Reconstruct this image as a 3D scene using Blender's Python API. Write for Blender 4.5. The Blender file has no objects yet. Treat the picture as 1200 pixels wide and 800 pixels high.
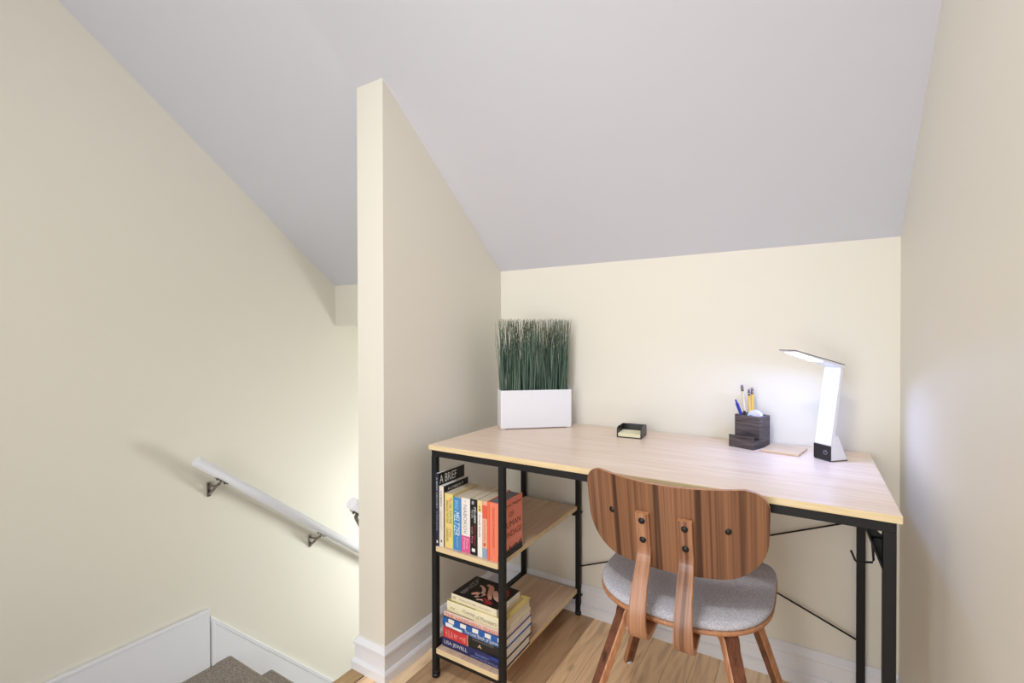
import bpy, bmesh, math, random
from mathutils import Vector, Matrix
random.seed(7)
PI = math.pi
SC = bpy.context.scene
COL = SC.collection

# ------------------------------------------------------------------ materials
def new_mat(name, color, rough=0.5, metal=0.0, spec=0.5, emit=None, estr=0.0):
    m = bpy.data.materials.new(name); m.use_nodes = True
    b = m.node_tree.nodes['Principled BSDF']
    b.inputs['Base Color'].default_value = (*color, 1)
    b.inputs['Roughness'].default_value = rough
    b.inputs['Metallic'].default_value = metal
    b.inputs['Specular IOR Level'].default_value = spec
    if emit:
        b.inputs['Emission Color'].default_value = (*emit, 1)
        b.inputs['Emission Strength'].default_value = estr
    return m

def srgb(r, g, b):
    f = lambda c: (c/255/12.92) if c/255 <= .04045 else ((c/255+.055)/1.055)**2.4
    return (f(r), f(g), f(b))

def N(m, t): return m.node_tree.nodes.new(t)
def L(m, a, b): m.node_tree.links.new(a, b)

def noise_col(m, c1, c2, scale=(1, 1, 1), nscale=5, detail=6, lo=.3, hi=.7, dist=0., bump=0., rough_n=.55):
    """procedural two-tone noise stretched in object space"""
    tc = N(m, 'ShaderNodeTexCoord'); mp = N(m, 'ShaderNodeMapping')
    mp.inputs['Scale'].default_value = scale
    nz = N(m, 'ShaderNodeTexNoise'); nz.inputs['Scale'].default_value = nscale
    nz.inputs['Detail'].default_value = detail; nz.inputs['Distortion'].default_value = dist
    nz.inputs['Roughness'].default_value = rough_n
    cr = N(m, 'ShaderNodeValToRGB')
    cr.color_ramp.elements[0].position = lo; cr.color_ramp.elements[1].position = hi
    cr.color_ramp.elements[0].color = (*c1, 1); cr.color_ramp.elements[1].color = (*c2, 1)
    b = m.node_tree.nodes['Principled BSDF']
    L(m, tc.outputs['Object'], mp.inputs['Vector']); L(m, mp.outputs['Vector'], nz.inputs['Vector'])
    L(m, nz.outputs['Fac'], cr.inputs['Fac']); L(m, cr.outputs['Color'], b.inputs['Base Color'])
    if bump:
        bp = N(m, 'ShaderNodeBump'); bp.inputs['Strength'].default_value = bump
        bp.inputs['Distance'].default_value = .002
        L(m, nz.outputs['Fac'], bp.inputs['Height']); L(m, bp.outputs['Normal'], b.inputs['Normal'])
    return m, nz, cr

def paint(name, c, rough=.6, bump=.05):
    m = new_mat(name, c, rough)
    tc = N(m, 'ShaderNodeTexCoord'); nz = N(m, 'ShaderNodeTexNoise')
    nz.inputs['Scale'].default_value = 160; nz.inputs['Detail'].default_value = 3
    bp = N(m, 'ShaderNodeBump'); bp.inputs['Strength'].default_value = bump; bp.inputs['Distance'].default_value = .001
    L(m, tc.outputs['Object'], nz.inputs['Vector']); L(m, nz.outputs['Fac'], bp.inputs['Height'])
    L(m, bp.outputs['Normal'], m.node_tree.nodes['Principled BSDF'].inputs['Normal'])
    return m

M = {}
M['wall'] = paint('cream wall paint', (.80, .77, .685), .55)
M['ceil'] = paint('pale grey ceiling paint', (.68, .695, .77), .6)
M['trim'] = paint('white trim paint', (.83, .84, .89), .35, .02)
M['white'] = new_mat('white plastic', (.84, .85, .91), .35)
M['railwhite'] = new_mat('white rail paint', (.85, .86, .92), .3)
M['black'] = new_mat('black powder coat', (.010, .010, .011), .5, spec=.3)
M['blackm'] = new_mat('black plastic', (.012, .012, .014), .35)
M['chrome'] = new_mat('brushed nickel', (.26, .235, .215), .22, 1.0)
M['bolt'] = new_mat('dark bolt', (.02, .02, .02), .35, .6)
M['lamp_led'] = new_mat('lit led panel', (1, 1, 1), .3, emit=(.34, .48, 1.0), estr=108)
M['grey_dark'] = new_mat('dark grey plastic', (.10, .09, .10), .4)

# desk laminate: pale oak, streaks along X
m = new_mat('pale oak laminate', (.6, .45, .35), .3); noise_col(m, srgb(224, 198, 176), srgb(240, 221, 203), (1.2, 22, 22), 3.2, 6, .32, .68, .4); M['oak'] = m
m = new_mat('pale oak laminate lengthwise', (.6, .45, .35), .4); noise_col(m, srgb(212, 180, 154), srgb(232, 206, 182), (22, 1.2, 22), 3.2, 6, .32, .68, .4); M['oakY'] = m
m = new_mat('oak edge band', (.6, .5, .35), .45); noise_col(m, srgb(222, 198, 152), srgb(238, 218, 176), (2, 9, 30), 4, 4); M['oakedge'] = m

def walnut(name, scale, c1, c2, rough=.34):
    """long dark streaks over a finer grain; scale is (across, across, along)"""
    m = new_mat(name, c2, rough)
    tc = N(m, 'ShaderNodeTexCoord')
    def nz(sc, s_, det, dist):
        mp = N(m, 'ShaderNodeMapping'); mp.inputs['Scale'].default_value = sc; L(m, tc.outputs['Object'], mp.inputs['Vector'])
        n = N(m, 'ShaderNodeTexNoise'); n.inputs['Scale'].default_value = s_; n.inputs['Detail'].default_value = det; n.inputs['Distortion'].default_value = dist
        L(m, mp.outputs['Vector'], n.inputs['Vector']); return n
    n1 = nz(scale, 1.9, 3, .12); n2 = nz([a*4.2 for a in scale], 2, 2, .0)
    r1 = N(m, 'ShaderNodeValToRGB'); e = r1.color_ramp.elements
    e[0].position = .34; e[1].position = .60; e[0].color = (*c1, 1); e[1].color = (*c2, 1)
    k = e.new(.45); k.color = (*[a*.3+b*.7 for a, b in zip(c1, c2)], 1)
    r2 = N(m, 'ShaderNodeValToRGB'); e = r2.color_ramp.elements
    e[0].position = .3; e[1].position = .66; e[0].color = (.55, .5, .46, 1); e[1].color = (1.12, 1.1, 1.06, 1)
    L(m, n1.outputs['Fac'], r1.inputs['Fac']); L(m, n2.outputs['Fac'], r2.inputs['Fac'])
    mx = N(m, 'ShaderNodeMix'); mx.data_type = 'RGBA'; mx.blend_type = 'MULTIPLY'; mx.inputs[0].default_value = .75
    L(m, r1.outputs['Color'], mx.inputs[6]); L(m, r2.outputs['Color'], mx.inputs[7])
    L(m, mx.outputs[2], m.node_tree.nodes['Principled BSDF'].inputs['Base Color'])
    return m
M['walnut'] = walnut('walnut veneer', (36, .8, .25), srgb(76, 48, 36), srgb(152, 108, 80))
M['walnut_strap'] = walnut('walnut bentwood', (60, 1.2, .6), srgb(104, 66, 50), srgb(184, 136, 106))
M['walnut_leg'] = walnut('walnut leg veneer', (34, 34, .2), srgb(70, 40, 30), srgb(134, 84, 62))
m = new_mat('plywood edge', (.5, .3, .18), .4); noise_col(m, srgb(168, 112, 78), srgb(206, 150, 108), (30, 30, 6), 4, 4); M['ply'] = m
m = new_mat('dark weathered wood', (.1, .09, .09), .55); noise_col(m, srgb(52, 46, 48), srgb(108, 98, 100), (5, 5, 70), 2.2, 6, .35, .7, .6); M['darkwood'] = m
m = new_mat('bamboo pad', (.6, .5, .4), .45); noise_col(m, srgb(206, 178, 146), srgb(222, 198, 168), (8, 60, 60), 2, 4); M['bamboo'] = m

# grey upholstery fabric
m = new_mat('grey wool fabric', (.3, .28, .28), .95, spec=.1)
_, nz, cr = noise_col(m, srgb(172, 171, 181), srgb(216, 216, 226), (1, 1, 1), 260, 4, .3, .7, 0, .6); M['fabric'] = m
# stair carpet
m = new_mat('brown grey carpet', (.1, .08, .07), 1, spec=.05)
noise_col(m, srgb(120, 110, 102), srgb(176, 166, 156), (1, 1, 1), 150, 5, .3, .7, 0, 1.0); M['carpet'] = m

# oak plank floor, boards along Y
def floor_mat():
    m = new_mat('oak plank floor', (.6, .45, .3), .38)
    tc = N(m, 'ShaderNodeTexCoord'); sp = N(m, 'ShaderNodeSeparateXYZ'); cb = N(m, 'ShaderNodeCombineXYZ')
    L(m, tc.outputs['Object'], sp.inputs[0]); L(m, sp.outputs['Y'], cb.inputs['X']); L(m, sp.outputs['X'], cb.inputs['Y'])
    ad = N(m, 'ShaderNodeVectorMath'); ad.operation = 'ADD'; ad.inputs[1].default_value = (.37, .022, 0)
    L(m, cb.outputs[0], ad.inputs[0])
    def brick(w, h, off):
        b = N(m, 'ShaderNodeTexBrick'); b.inputs['Color1'].default_value = (0, 0, 0, 1); b.inputs['Color2'].default_value = (1, 1, 1, 1)
        b.inputs['Mortar'].default_value = (.5, .5, .5, 1); b.inputs['Scale'].default_value = 1
        b.inputs['Brick Width'].default_value = w; b.inputs['Row Height'].default_value = h
        b.inputs['Mortar Size'].default_value = .0007; b.inputs['Mortar Smooth'].default_value = 0; b.offset = off
        L(m, ad.outputs[0], b.inputs['Vector']); return b
    b1 = brick(.83, .076, .37)
    # per board shift of the grain
    mul = N(m, 'ShaderNodeVectorMath'); mul.operation = 'MULTIPLY'; mul.inputs[1].default_value = (17, 9, 5)
    L(m, b1.outputs['Color'], mul.inputs[0])
    gv = N(m, 'ShaderNodeVectorMath'); gv.operation = 'ADD'; L(m, ad.outputs[0], gv.inputs[0]); L(m, mul.outputs[0], gv.inputs[1])
    st = N(m, 'ShaderNodeMapping'); st.inputs['Scale'].default_value = (1.6, 15, 1); L(m, gv.outputs[0], st.inputs['Vector'])
    g = N(m, 'ShaderNodeTexNoise'); g.inputs['Scale'].default_value = 2.2; g.inputs['Detail'].default_value = 7; g.inputs['Distortion'].default_value = .9
    L(m, st.outputs[0], g.inputs['Vector'])
    r1 = N(m, 'ShaderNodeValToRGB'); e = r1.color_ramp.elements
    e[0].position = 0; e[0].color = (*srgb(186, 154, 122), 1); e[1].position = 1; e[1].color = (*srgb(253, 229, 194), 1)
    k = e.new(.35); k.color = (*srgb(244, 212, 172), 1)
    L(m, b1.outputs['Color'], r1.inputs['Fac'])
    r2 = N(m, 'ShaderNodeValToRGB'); e = r2.color_ramp.elements
    e[0].position = .3; e[0].color = (.62, .55, .48, 1); e[1].position = .58; e[1].color = (1.14, 1.1, 1.06, 1)
    L(m, g.outputs['Fac'], r2.inputs['Fac'])
    mx = N(m, 'ShaderNodeMix'); mx.data_type = 'RGBA'; mx.blend_type = 'MULTIPLY'; mx.inputs[0].default_value = .8
    L(m, r1.outputs['Color'], mx.inputs[6]); L(m, r2.outputs['Color'], mx.inputs[7])
    # knots
    vm = N(m, 'ShaderNodeMapping'); vm.inputs['Scale'].default_value = (1.6, 3.6, 1); L(m, gv.outputs[0], vm.inputs['Vector'])
    vo = N(m, 'ShaderNodeTexVoronoi'); vo.inputs['Scale'].default_value = 1.5; L(m, vm.outputs[0], vo.inputs['Vector'])
    r3 = N(m, 'ShaderNodeValToRGB'); e = r3.color_ramp.elements
    e[0].position = .015; e[0].color = (.28, .2, .15, 1); e[1].position = .085; e[1].color = (1, 1, 1, 1)
    L(m, vo.outputs['Distance'], r3.inputs['Fac'])
    m2 = N(m, 'ShaderNodeMix'); m2.data_type = 'RGBA'; m2.blend_type = 'MULTIPLY'; m2.inputs[0].default_value = .85
    L(m, mx.outputs[2], m2.inputs[6]); L(m, r3.outputs['Color'], m2.inputs[7])
    m3 = N(m, 'ShaderNodeMix'); m3.data_type = 'RGBA'; m3.inputs[7].default_value = (*srgb(176, 146, 112), 1)
    L(m, b1.outputs['Fac'], m3.inputs[0]); L(m, m2.outputs[2], m3.inputs[6])
    L(m, m3.outputs[2], m.node_tree.nodes['Principled BSDF'].inputs['Base Color'])
    return m
M['floor'] = floor_mat()
m = new_mat('oak nosing board', (.4, .3, .2), .4); noise_col(m, srgb(160, 128, 88), srgb(198, 166, 122), (30, 2, 30), 2, 5); M['nosing'] = m
_flat = {}
def flat(r, g, b, rough=.5):
    k = (r, g, b)
    if k not in _flat: _flat[k] = new_mat('print_%d_%d_%d' % k, srgb(r, g, b), rough)
    return _flat[k]

# ------------------------------------------------------------------ mesh helpers
class MB:
    """collects shapes and links them as one mesh object"""
    def __init__(self): self.bm = bmesh.new(); self.mats = []
    def mi(self, m):
        if m not in self.mats: self.mats.append(m)
        return self.mats.index(m)
    def box(self, x0, x1, y0, y1, z0, z1, m, bevel=0, M4=None, seg=2):
        t = bmesh.new(); bmesh.ops.create_cube(t, size=1)
        for v in t.verts: v.co = Vector((x0+(v.co.x+.5)*(x1-x0), y0+(v.co.y+.5)*(y1-y0), z0+(v.co.z+.5)*(z1-z0)))
        if bevel: bmesh.ops.bevel(t, geom=t.edges[:], offset=bevel, segments=seg, affect='EDGES', profile=.5)
        self.join(t, m, M4); return self
    def join(self, t, m, M4=None, smooth=False):
        i = self.mi(m)
        vs = {}
        for v in t.verts:
            vs[v] = self.bm.verts.new(M4 @ v.co if M4 else v.co)
        for f in t.faces:
            try:
                nf = self.bm.faces.new([vs[v] for v in f.verts]); nf.material_index = i; nf.smooth = smooth or f.smooth
            except ValueError: pass
        t.free(); return self
    def poly_prism(self, pts, axis, a0, a1, m, bevel=0):
        """pts: 2D outline; axis: 'x','y','z' extrusion axis from a0 to a1"""
        def P(p, a):
            if axis == 'x': return Vector((a, p[0], p[1]))
            if axis == 'y': return Vector((p[0], a, p[1]))
            return Vector((p[0], p[1], a))
        t = bmesh.new(); A = [t.verts.new(P(p, a0)) for p in pts]; B = [t.verts.new(P(p, a1)) for p in pts]
        n = len(pts); t.faces.new(A); t.faces.new(B[::-1])
        for i in range(n): t.faces.new([A[i], B[i], B[(i+1) % n], A[(i+1) % n]])
        bmesh.ops.recalc_face_normals(t, faces=t.faces)
        if bevel: bmesh.ops.bevel(t, geom=t.edges[:], offset=bevel, segments=2, affect='EDGES', profile=.5)
        return self.join(t, m)
    def tube(self, p0, p1, r, m, seg=24, r1=None, caps=True):
        p0 = Vector(p0); p1 = Vector(p1); d = p1-p0
        t = bmesh.new(); bmesh.ops.create_cone(t, cap_ends=caps, segments=seg, radius1=r, radius2=r if r1 is None else r1, depth=d.length)
        for f in t.faces: f.smooth = len(f.verts) == 4
        M4 = Matrix.Translation((p0+p1)/2) @ d.to_track_quat('Z', 'Y').to_matrix().to_4x4()
        return self.join(t, m, M4)
    def path(self, pts, r, m, seg=12):
        """round wire along points"""
        pts = [Vector(p) for p in pts]; t = bmesh.new(); rings = []
        for i, p in enumerate(pts):
            d = (pts[min(i+1, len(pts)-1)]-pts[max(i-1, 0)]).normalized()
            q = d.to_track_quat('Z', 'Y')
            rings.append([t.verts.new(p+q @ Vector((r*math.cos(a*2*PI/seg), r*math.sin(a*2*PI/seg), 0))) for a in range(seg)])
        for a, b in zip(rings, rings[1:]):
            for k in range(seg):
                f = t.faces.new([a[k], a[(k+1) % seg], b[(k+1) % seg], b[k]]); f.smooth = True
        t.faces.new(rings[0][::-1]); t.faces.new(rings[-1])
        bmesh.ops.recalc_face_normals(t, faces=t.faces)
        return self.join(t, m)
    def ribbon(self, pts, side, w, th, m, medge=None):
        """rectangular bar along pts; side = unit width direction; w, th lists or values"""
        pts = [Vector(p) for p in pts]; side = Vector(side).normalized(); n = len(pts)
        W = w if isinstance(w, list) else [w]*n; T = th if isinstance(th, list) else [th]*n
        t = bmesh.new(); rings = []
        for i, p in enumerate(pts):
            d = (pts[min(i+1, n-1)]-pts[max(i-1, 0)]).normalized(); nn = d.cross(side).normalized()
            c = min(W[i], T[i])*.14
            prof = []
            for sx, sy in ((-1, -1), (1, -1), (1, 1), (-1, 1)):
                x, y = sx*W[i]/2, sy*T[i]/2
                a = (x-sx*c, y); b = (x, y-sy*c)
                prof += [a, b] if sx*sy < 0 else [b, a]
            prof = sorted(prof, key=lambda q: math.atan2(q[1], q[0]))
            rings.append([t.verts.new(p+side*q[0]+nn*q[1]) for q in prof])
        k = len(rings[0]); mi = self.mi(m); me = self.mi(medge or m); fs = []
        for a, b in zip(rings, rings[1:]):
            for j in range(k):
                f = t.faces.new([a[j], a[(j+1) % k], b[(j+1) % k], b[j]]); f.smooth = True
        t.faces.new(rings[0][::-1]); t.faces.new(rings[-1])
        bmesh.ops.recalc_face_normals(t, faces=t.faces)
        for v in t.verts: pass
        vs = {v: self.bm.verts.new(v.co) for v in t.verts}
        for f in t.faces:
            nf = self.bm.faces.new([vs[v] for v in f.verts]); nf.smooth = False
            nf.material_index = me if (abs(f.normal.dot(side)) > .6 or len(f.verts) > 4) else mi
        t.free(); return self
    def build(self, name, parent=None, smooth_angle=None):
        me = bpy.data.meshes.new(name); self.bm.normal_update(); self.bm.to_mesh(me); self.bm.free()
        for m in self.mats: me.materials.append(m)
        o = bpy.data.objects.new(name, me); COL.objects.link(o)
        if parent is not None: o.parent = parent
        return o

def catmull(P, n=8):
    P = [Vector(p) for p in P]; out = []; Q = [P[0]*2-P[1]]+P+[P[-1]*2-P[-2]]
    for i in range(1, len(Q)-2):
        for k in range(n):
            t = k/n; a, b_, c, d = Q[i-1:i+3]
            out.append(.5*((2*b_)+(c-a)*t+(2*a-5*b_+4*c-d)*t*t+(3*b_-a-3*c+d)*t**3))
    out.append(P[-1]); return out
def thing(name, label, cat, loc=(0, 0, 0), rot=(0, 0, 0), group=None):
    o = bpy.data.objects.new(name, None); COL.objects.link(o); o.empty_display_size = .05
    o.location = loc; o.rotation_euler = rot; o['label'] = label; o['category'] = cat
    if group: o['group'] = group
    return o
def tag(o, label, cat, group=None):
    o['label'] = label; o['category'] = cat
    if group: o['group'] = group
    return o
def struct(o): o['kind'] = 'structure'; return o

def lettering(name, s, org, ux, uy, w, h, m, parent, shear=0):
    """flat printed text filling a w x h box whose lower left corner is org"""
    cu = bpy.data.curves.new('font', 'FONT'); cu.body = s; cu.shear = shear; cu.resolution_u = 3; cu.space_line = .95
    to = bpy.data.objects.new('font', cu); COL.objects.link(to)
    dg = bpy.context.evaluated_depsgraph_get(); me = bpy.data.meshes.new_from_object(to.evaluated_get(dg))
    bpy.data.objects.remove(to); bpy.data.curves.remove(cu)
    xs = [v.co.x for v in me.vertices]; ys = [v.co.y for v in me.vertices]
    x0, x1, y0, y1 = min(xs), max(xs), min(ys), max(ys)
    ux = Vector(ux); uy = Vector(uy); org = Vector(org)
    for v in me.vertices:
        v.co = org+ux*((v.co.x-x0)/(x1-x0)*w)+uy*((v.co.y-y0)/(y1-y0)*h)
    me.name = name; me.materials.clear(); me.materials.append(m)
    o = bpy.data.objects.new(name, me); COL.objects.link(o); o.parent = parent
    return o

# ------------------------------------------------------------------ room
XP, TP, YP, YB, XR, XL = -1.1507, .1193, 1.0864, 1.7727, .2268, -2.2577
ZC, SL = 1.3845, .7773
XW = XP-TP                       # stair side of the partition
def cz(y): return min(ZC+SL*(YB-y), 2.5)
YK = YB-(2.5-ZC)/SL              # where the slope meets the flat ceiling
YR = -1.7                        # rear wall
LZ = -.355                       # landing level

b = MB(); b.box(XW-.012, XR+.1, YR-.1, YB+.1, -.03, 0, M['floor']); struct(b.build('floor'))
b = MB(); b.box(XW, XR+.1, YR-.1, YB+.1, -.3, -.03, M['trim']); struct(b.build('trim_1'))
b = MB(); b.box(XW-.014, XW+.046, YR-.1, YP-.0005, -.03, .0015, M['nosing'], .002); struct(b.build('trim_4'))
b = MB(); b.box(XW+.046, XW+.0495, YR-.1, YP-.0225, -.001, .0006, M['black']); struct(b.build('trim_5'))
# walls
b = MB(); b.box(XL-.1, XL, YR-.1, 4.2, -2.6, 2.7, M['wall']); struct(b.build('wall_left'))
b = MB(); b.box(XR, XR+.1, YR-.1, YB+.1, -.03, 2.7, M['wall']); struct(b.build('wall_right'))
b = MB(); b.box(XP-.02, XR, YB, YB+.11, 0, ZC+.02, M['wall']); struct(b.build('wall_back'))
b = MB(); b.poly_prism([(YP, -2.6), (YB+.11, -2.6), (YB+.11, 1.12), (YB+.11, ZC+.01), (YB, ZC+.01), (YP, cz(YP)+.004)], 'x', XW, XP, M['wall'], 0)
struct(b.build('wall_partition'))
b = MB(); b.box(XL, XW, YB, YB+.12, 1.16, ZC+.02, M['wall']); struct(b.build('wall_header'))
# unseen rear wall; its window opening is added for the fill light
wx0, wx1, wz0, wz1 = -1.35, .05, .12, 2.1
b = MB()
b.box(XL, wx0, YR-.1, YR, -.4, 2.6, M['wall']); b.box(wx1, XR, YR-.1, YR, -.4, 2.6, M['wall'])
b.box(wx0, wx1, YR-.1, YR, -.4, wz0, M['wall']); b.box(wx0, wx1, YR-.1, YR, wz1, 2.6, M['wall'])
struct(b.build('wall_rear'))
b = MB(); f = .05
b.box(wx0, wx1, YR-.07, YR+.015, wz0, wz0+f, M['trim']); b.box(wx0, wx1, YR-.07, YR+.015, wz1-f, wz1, M['trim'])
b.box(wx0, wx0+f, YR-.07, YR+.015, wz0, wz1, M['trim']); b.box(wx1-f, wx1, YR-.07, YR+.015, wz0, wz1, M['trim'])
b.box((wx0+wx1)/2-.02, (wx0+wx1)/2+.02, YR-.06, YR-.02, wz0, wz1, M['trim'])
struct(b.build('added_window'))
# ceiling: slope + flat part, one slab with thickness
b = MB()
b.poly_prism([(YB+.12, cz(YB)-SL*.12), (YK, 2.5), (YR-.1, 2.5), (YR-.1, 2.62), (YK-.05, 2.62), (YB+.12, cz(YB)-SL*.12+.15)], 'x', XL-.1, XR+.1, M['ceil'])
struct(b.build('ceiling'))
# lower stairwell: soffit, side wall beyond the partition, end wall
b = MB(); b.box(XL, XW, YB+.12, 4.2, 1.16, 1.26, M['wall']); struct(b.build('wall_soffit'))
b = MB(); b.box(XW, XW+.1, YB+.11, 4.2, -2.6, 1.26, M['wall']); struct(b.build('wall_stair'))
b = MB(); b.box(XL, XW, 4.1, 4.2, -2.6, 1.26, M['wall']); struct(b.build('wall_end'))
# side wall below the upper floor, beside the landing
b = MB(); b.box(XW, XW+.1, YR-.1, YP, -2.6, -.3, M['wall']); struct(b.build('wall_landing'))

# baseboards with shoe and cap moulding; profile = (offset from wall, height)
BP = [(0, 0), (.021, 0), (.021, .028), (.016, .034), (.011, .036), (.011, .078), (.015, .082), (.015, .090), (.009, .098), (.004, .105), (0, .105)]
def base_y(x, sgn, y0, y1):      # runs along Y on a wall at x, facing sgn
    return [[(x+sgn*o, y, z) for o, z in BP] for y in (y0, y1)]
def sweep(b, rings, m):
    t = bmesh.new(); R = [[t.verts.new(p) for p in r] for r in rings]; n = len(R[0])
    for A, B in zip(R, R[1:]):
        for k in range(n): t.faces.new([A[k], A[(k+1) % n], B[(k+1) % n], B[k]])
    t.faces.new(R[0][::-1]); t.faces.new(R[-1]); bmesh.ops.recalc_face_normals(t, faces=t.faces); b.join(t, m)
b = MB()                         # around the partition: stair side return, end face, room side
ring = []
sweep(b, [[(XW-.004-o*.6, YP+.012, z) for o, z in BP], [(XW-o*.8, YP-o, z) for o, z in BP], [(XP+o, YP-o, z) for o, z in BP], [(XP+o, YB-.002, z) for o, z in BP]], M['trim'])
struct(b.build('baseboard_partition'))
b = MB(); sweep(b, [[(XP+.001, YB-o, z*1.08) for o, z in BP], [(XR-.001, YB-o, z*1.08) for o, z in BP]], M['trim']); struct(b.build('baseboard_back'))
b = MB(); sweep(b, [[(XR-o, YB-.002, z) for o, z in BP], [(XR-o, YR, z) for o, z in BP]], M['trim']); struct(b.build('baseboard_right'))
# skirts of the stairwell, on the left wall
b = MB()
b.box(XL, XL+.016, YR, 1.093, LZ, -.112, M['trim']); b.box(XL, XL+.020, YR, 1.093, -.112, -.098, M['trim'], .003)
struct(b.build('trim_2'))
def sk(y): return -.146-1.06*(y-1.097)
b = MB()
b.poly_prism([(1.097, LZ), (1.097, sk(1.097)), (3.2, sk(3.2)), (3.2, sk(3.2)-.3), (1.3, sk(1.3)-.3)], 'x', XL, XL+.012, M['trim'])
b.poly_prism([(1.097, sk(1.097)-.008), (1.097, sk(1.097)+.014), (3.2, sk(3.2)+.014), (3.2, sk(3.2)-.008)], 'x', XL, XL+.0135, M['trim'], .001)
b.box(XL, XL+.02, 1.099, 1.115, LZ, sk(1.107), M['trim'], .002)
struct(b.build('trim_3'))
# carpeted landing and stair flight
ST = [1.188, 1.385, 1.558]
while len(ST) < 12: ST.append(ST[-1]+.175)
b = MB()
b.box(XL+.002, XW-.004, YR, ST[0], LZ-.2, LZ, M['carpet'], .012)
for i in range(1, len(ST)):
    z = LZ-.18*i
    b.box(XL+.002, XW-.004, ST[i-1]-.03, ST[i], z-.25, z, M['carpet'], .012)
o = b.build('stair_flight'); tag(o, 'brown-grey carpeted stairs going down beside the white skirting', 'stairs')
b = MB(); b.box(XW-.262, XW-.012, YR, .75, LZ+.001, LZ+.18, M['carpet'], .012)
o = b.build('stair_step'); tag(o, 'single carpeted step between the wood floor and the stair landing', 'step')

# ------------------------------------------------------------------ handrails
def handrail(x, sgn, y0, z0, y1, brackets, label):
    s = -.814; z1 = z0+s*(y1-y0)
    t = thing('handrail', label, 'handrail', (x, y0, z0), group=None)
    b = MB(); b.tube((0, 0, 0), (0, y1-y0, z1-z0), .0205, M['railwhite'], 32)
    r = b.build('rail', t)
    bv = None
    n = Vector((0, -s, 1)).normalized(); d = Vector((0, 1, s)).normalized()
    for yb_ in brackets:
        y = yb_-y0; z = s*y; c = Vector((0, y, z))-n*.0205
        wx = sgn*.07
        b = MB()
        # saddle under the rail, knuckle, curved arm and wall rosette
        b.ribbon([c-d*.03, c+d*.03], (1, 0, 0), .022, .004, M['chrome'])
        b.tube(c-d*.020-n*.001, c-d*.020-n*.007, .0045, M['chrome'], 12); b.tube(c+d*.020-n*.001, c+d*.020-n*.007, .0045, M['chrome'], 12)
        k = c-n*.011; pz = k.z-.046
        b.path(catmull([c, k, k+Vector((wx*.3, -.004, -.016)), k+Vector((wx*.66, -.009, -.040)), Vector((wx*.93, k.y-.012, pz-.008))], 5), .0062, M['chrome'])
        b.path(catmull([k+Vector((wx*.15, -.002, -.010)), k+Vector((wx*.55, -.008, -.016)), Vector((wx*.93, k.y-.012, k.z-.014))], 5), .0045, M['chrome'])
        x0_, x1_ = sorted((wx*.995, wx*.90)); b.box(x0_, x1_, k.y-.021, k.y-.003, pz-.020, pz+.044, M['chrome'], .0025)
        o = b.build('bracket', t); o['label'] = 'small metal wall bracket'
    return t
handrail(XL+.07, -1, 1.017, .578, 3.3, [1.131, 1.636, 2.4, 3.1], 'long white round handrail on metal brackets sloping down the left wall')
handrail(XW-.066, 1, 1.112, .527, 3.3, [1.150, 2.0, 3.0], 'short visible end of white round handrail on the stair side of the partition')

# ------------------------------------------------------------------ desk
DX0, DX1, DY0, DY1 = -1.043, .1559, 1.1751, 1.7687
desk = thing('desk', 'long pale wood desk on black metal frame with two book shelves under its left end', 'desk', (0, 0, 0))
w = .0212
wl = .0185
b = MB(); b.box(DX0, DX1, DY0, DY1, .734, .75, M['oak'], .0015)
# edge band = the front, side faces
for f in b.bm.faces:
    pass
ei = b.mi(M['oakedge'])
b.bm.normal_update()
for f in b.bm.faces:
    if abs(f.normal.z) < .5: f.material_index = ei
b.build('desktop', desk)
fy0, fy1 = DY0+.004, DY1-.008
lx0, lx1 = DX0+.010, DX1-.009
def bar(x0, x1, y0, y1, z0, z1, name, parent=desk, bev=.0015):
    return MB().box(x0, x1, y0, y1, z0, z1, M['black'], bev).build(name, parent)
legs = []
W_ = w
for (x, y) in ((lx0-.001, fy0), (lx0, fy1-wl), (-.777, fy0), (-.783, fy1-wl), (lx1-w, fy0), (lx1-w-.002, fy1-w)):
    w = wl if x < -.5 else W_
    lg = bar(x, x+w, y, y+w, .018, .714, 'leg'); legs.append(lg)
    fb = MB(); fb.tube((x+w/2, y+w/2, 0), (x+w/2, y+w/2, .012), .0135, M['blackm'], 20, r1=.0125); fb.box(x-.0006, x+w+.0006, y-.0006, y+w+.0006, .012, .0215, M['blackm'], .002)
    fb.build('foot_cap', lg)
w = W_
bar(lx0, lx1, fy0, fy0+w, .7135, .734, 'apron_rail'); bar(lx0, lx1, fy1-w, fy1, .7135, .734, 'apron_rail')
for x in (lx0, -.780, lx1-w): bar(x, x+w, fy0+w, fy1-w, .7135, .734, 'side_rail')
for z in (.397, .069):
    bar(lx0+w, -.777, fy0, fy0+w, z, z+.016, 'shelf_rail'); bar(lx0+w, -.783, fy1-w, fy1, z, z+.016, 'shelf_rail')
    bar(lx0, lx0+w, fy0+w, fy1-w, z+.012, z+.036, 'shelf_side_rail')
for z in (.413, .085):
    b = MB(); b.box(lx0+w+.001, -.777+.002, DY0-.002, fy1-w+.004, z, z+.016, M['oakY'], .001)
    e = b.mi(M['oakedge']); b.bm.normal_update()
    for f in b.bm.faces:
        if abs(f.normal.z) < .5: f.material_index = e
    b.build('shelf_board', desk)
    b = MB(); b.poly_prism([(-.815, z-.001), (-.777, z-.001), (-.777, z-.016), (-.785, z-.016)], 'y', fy1-w-.016, fy1-w-.001, M['black'])
    b.tube((-.762, fy1-w/2, z-.006), (-.757, fy1-w/2, z-.006), .004, M['black'], 10)
    b.build('shelf_bracket', desk)
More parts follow.
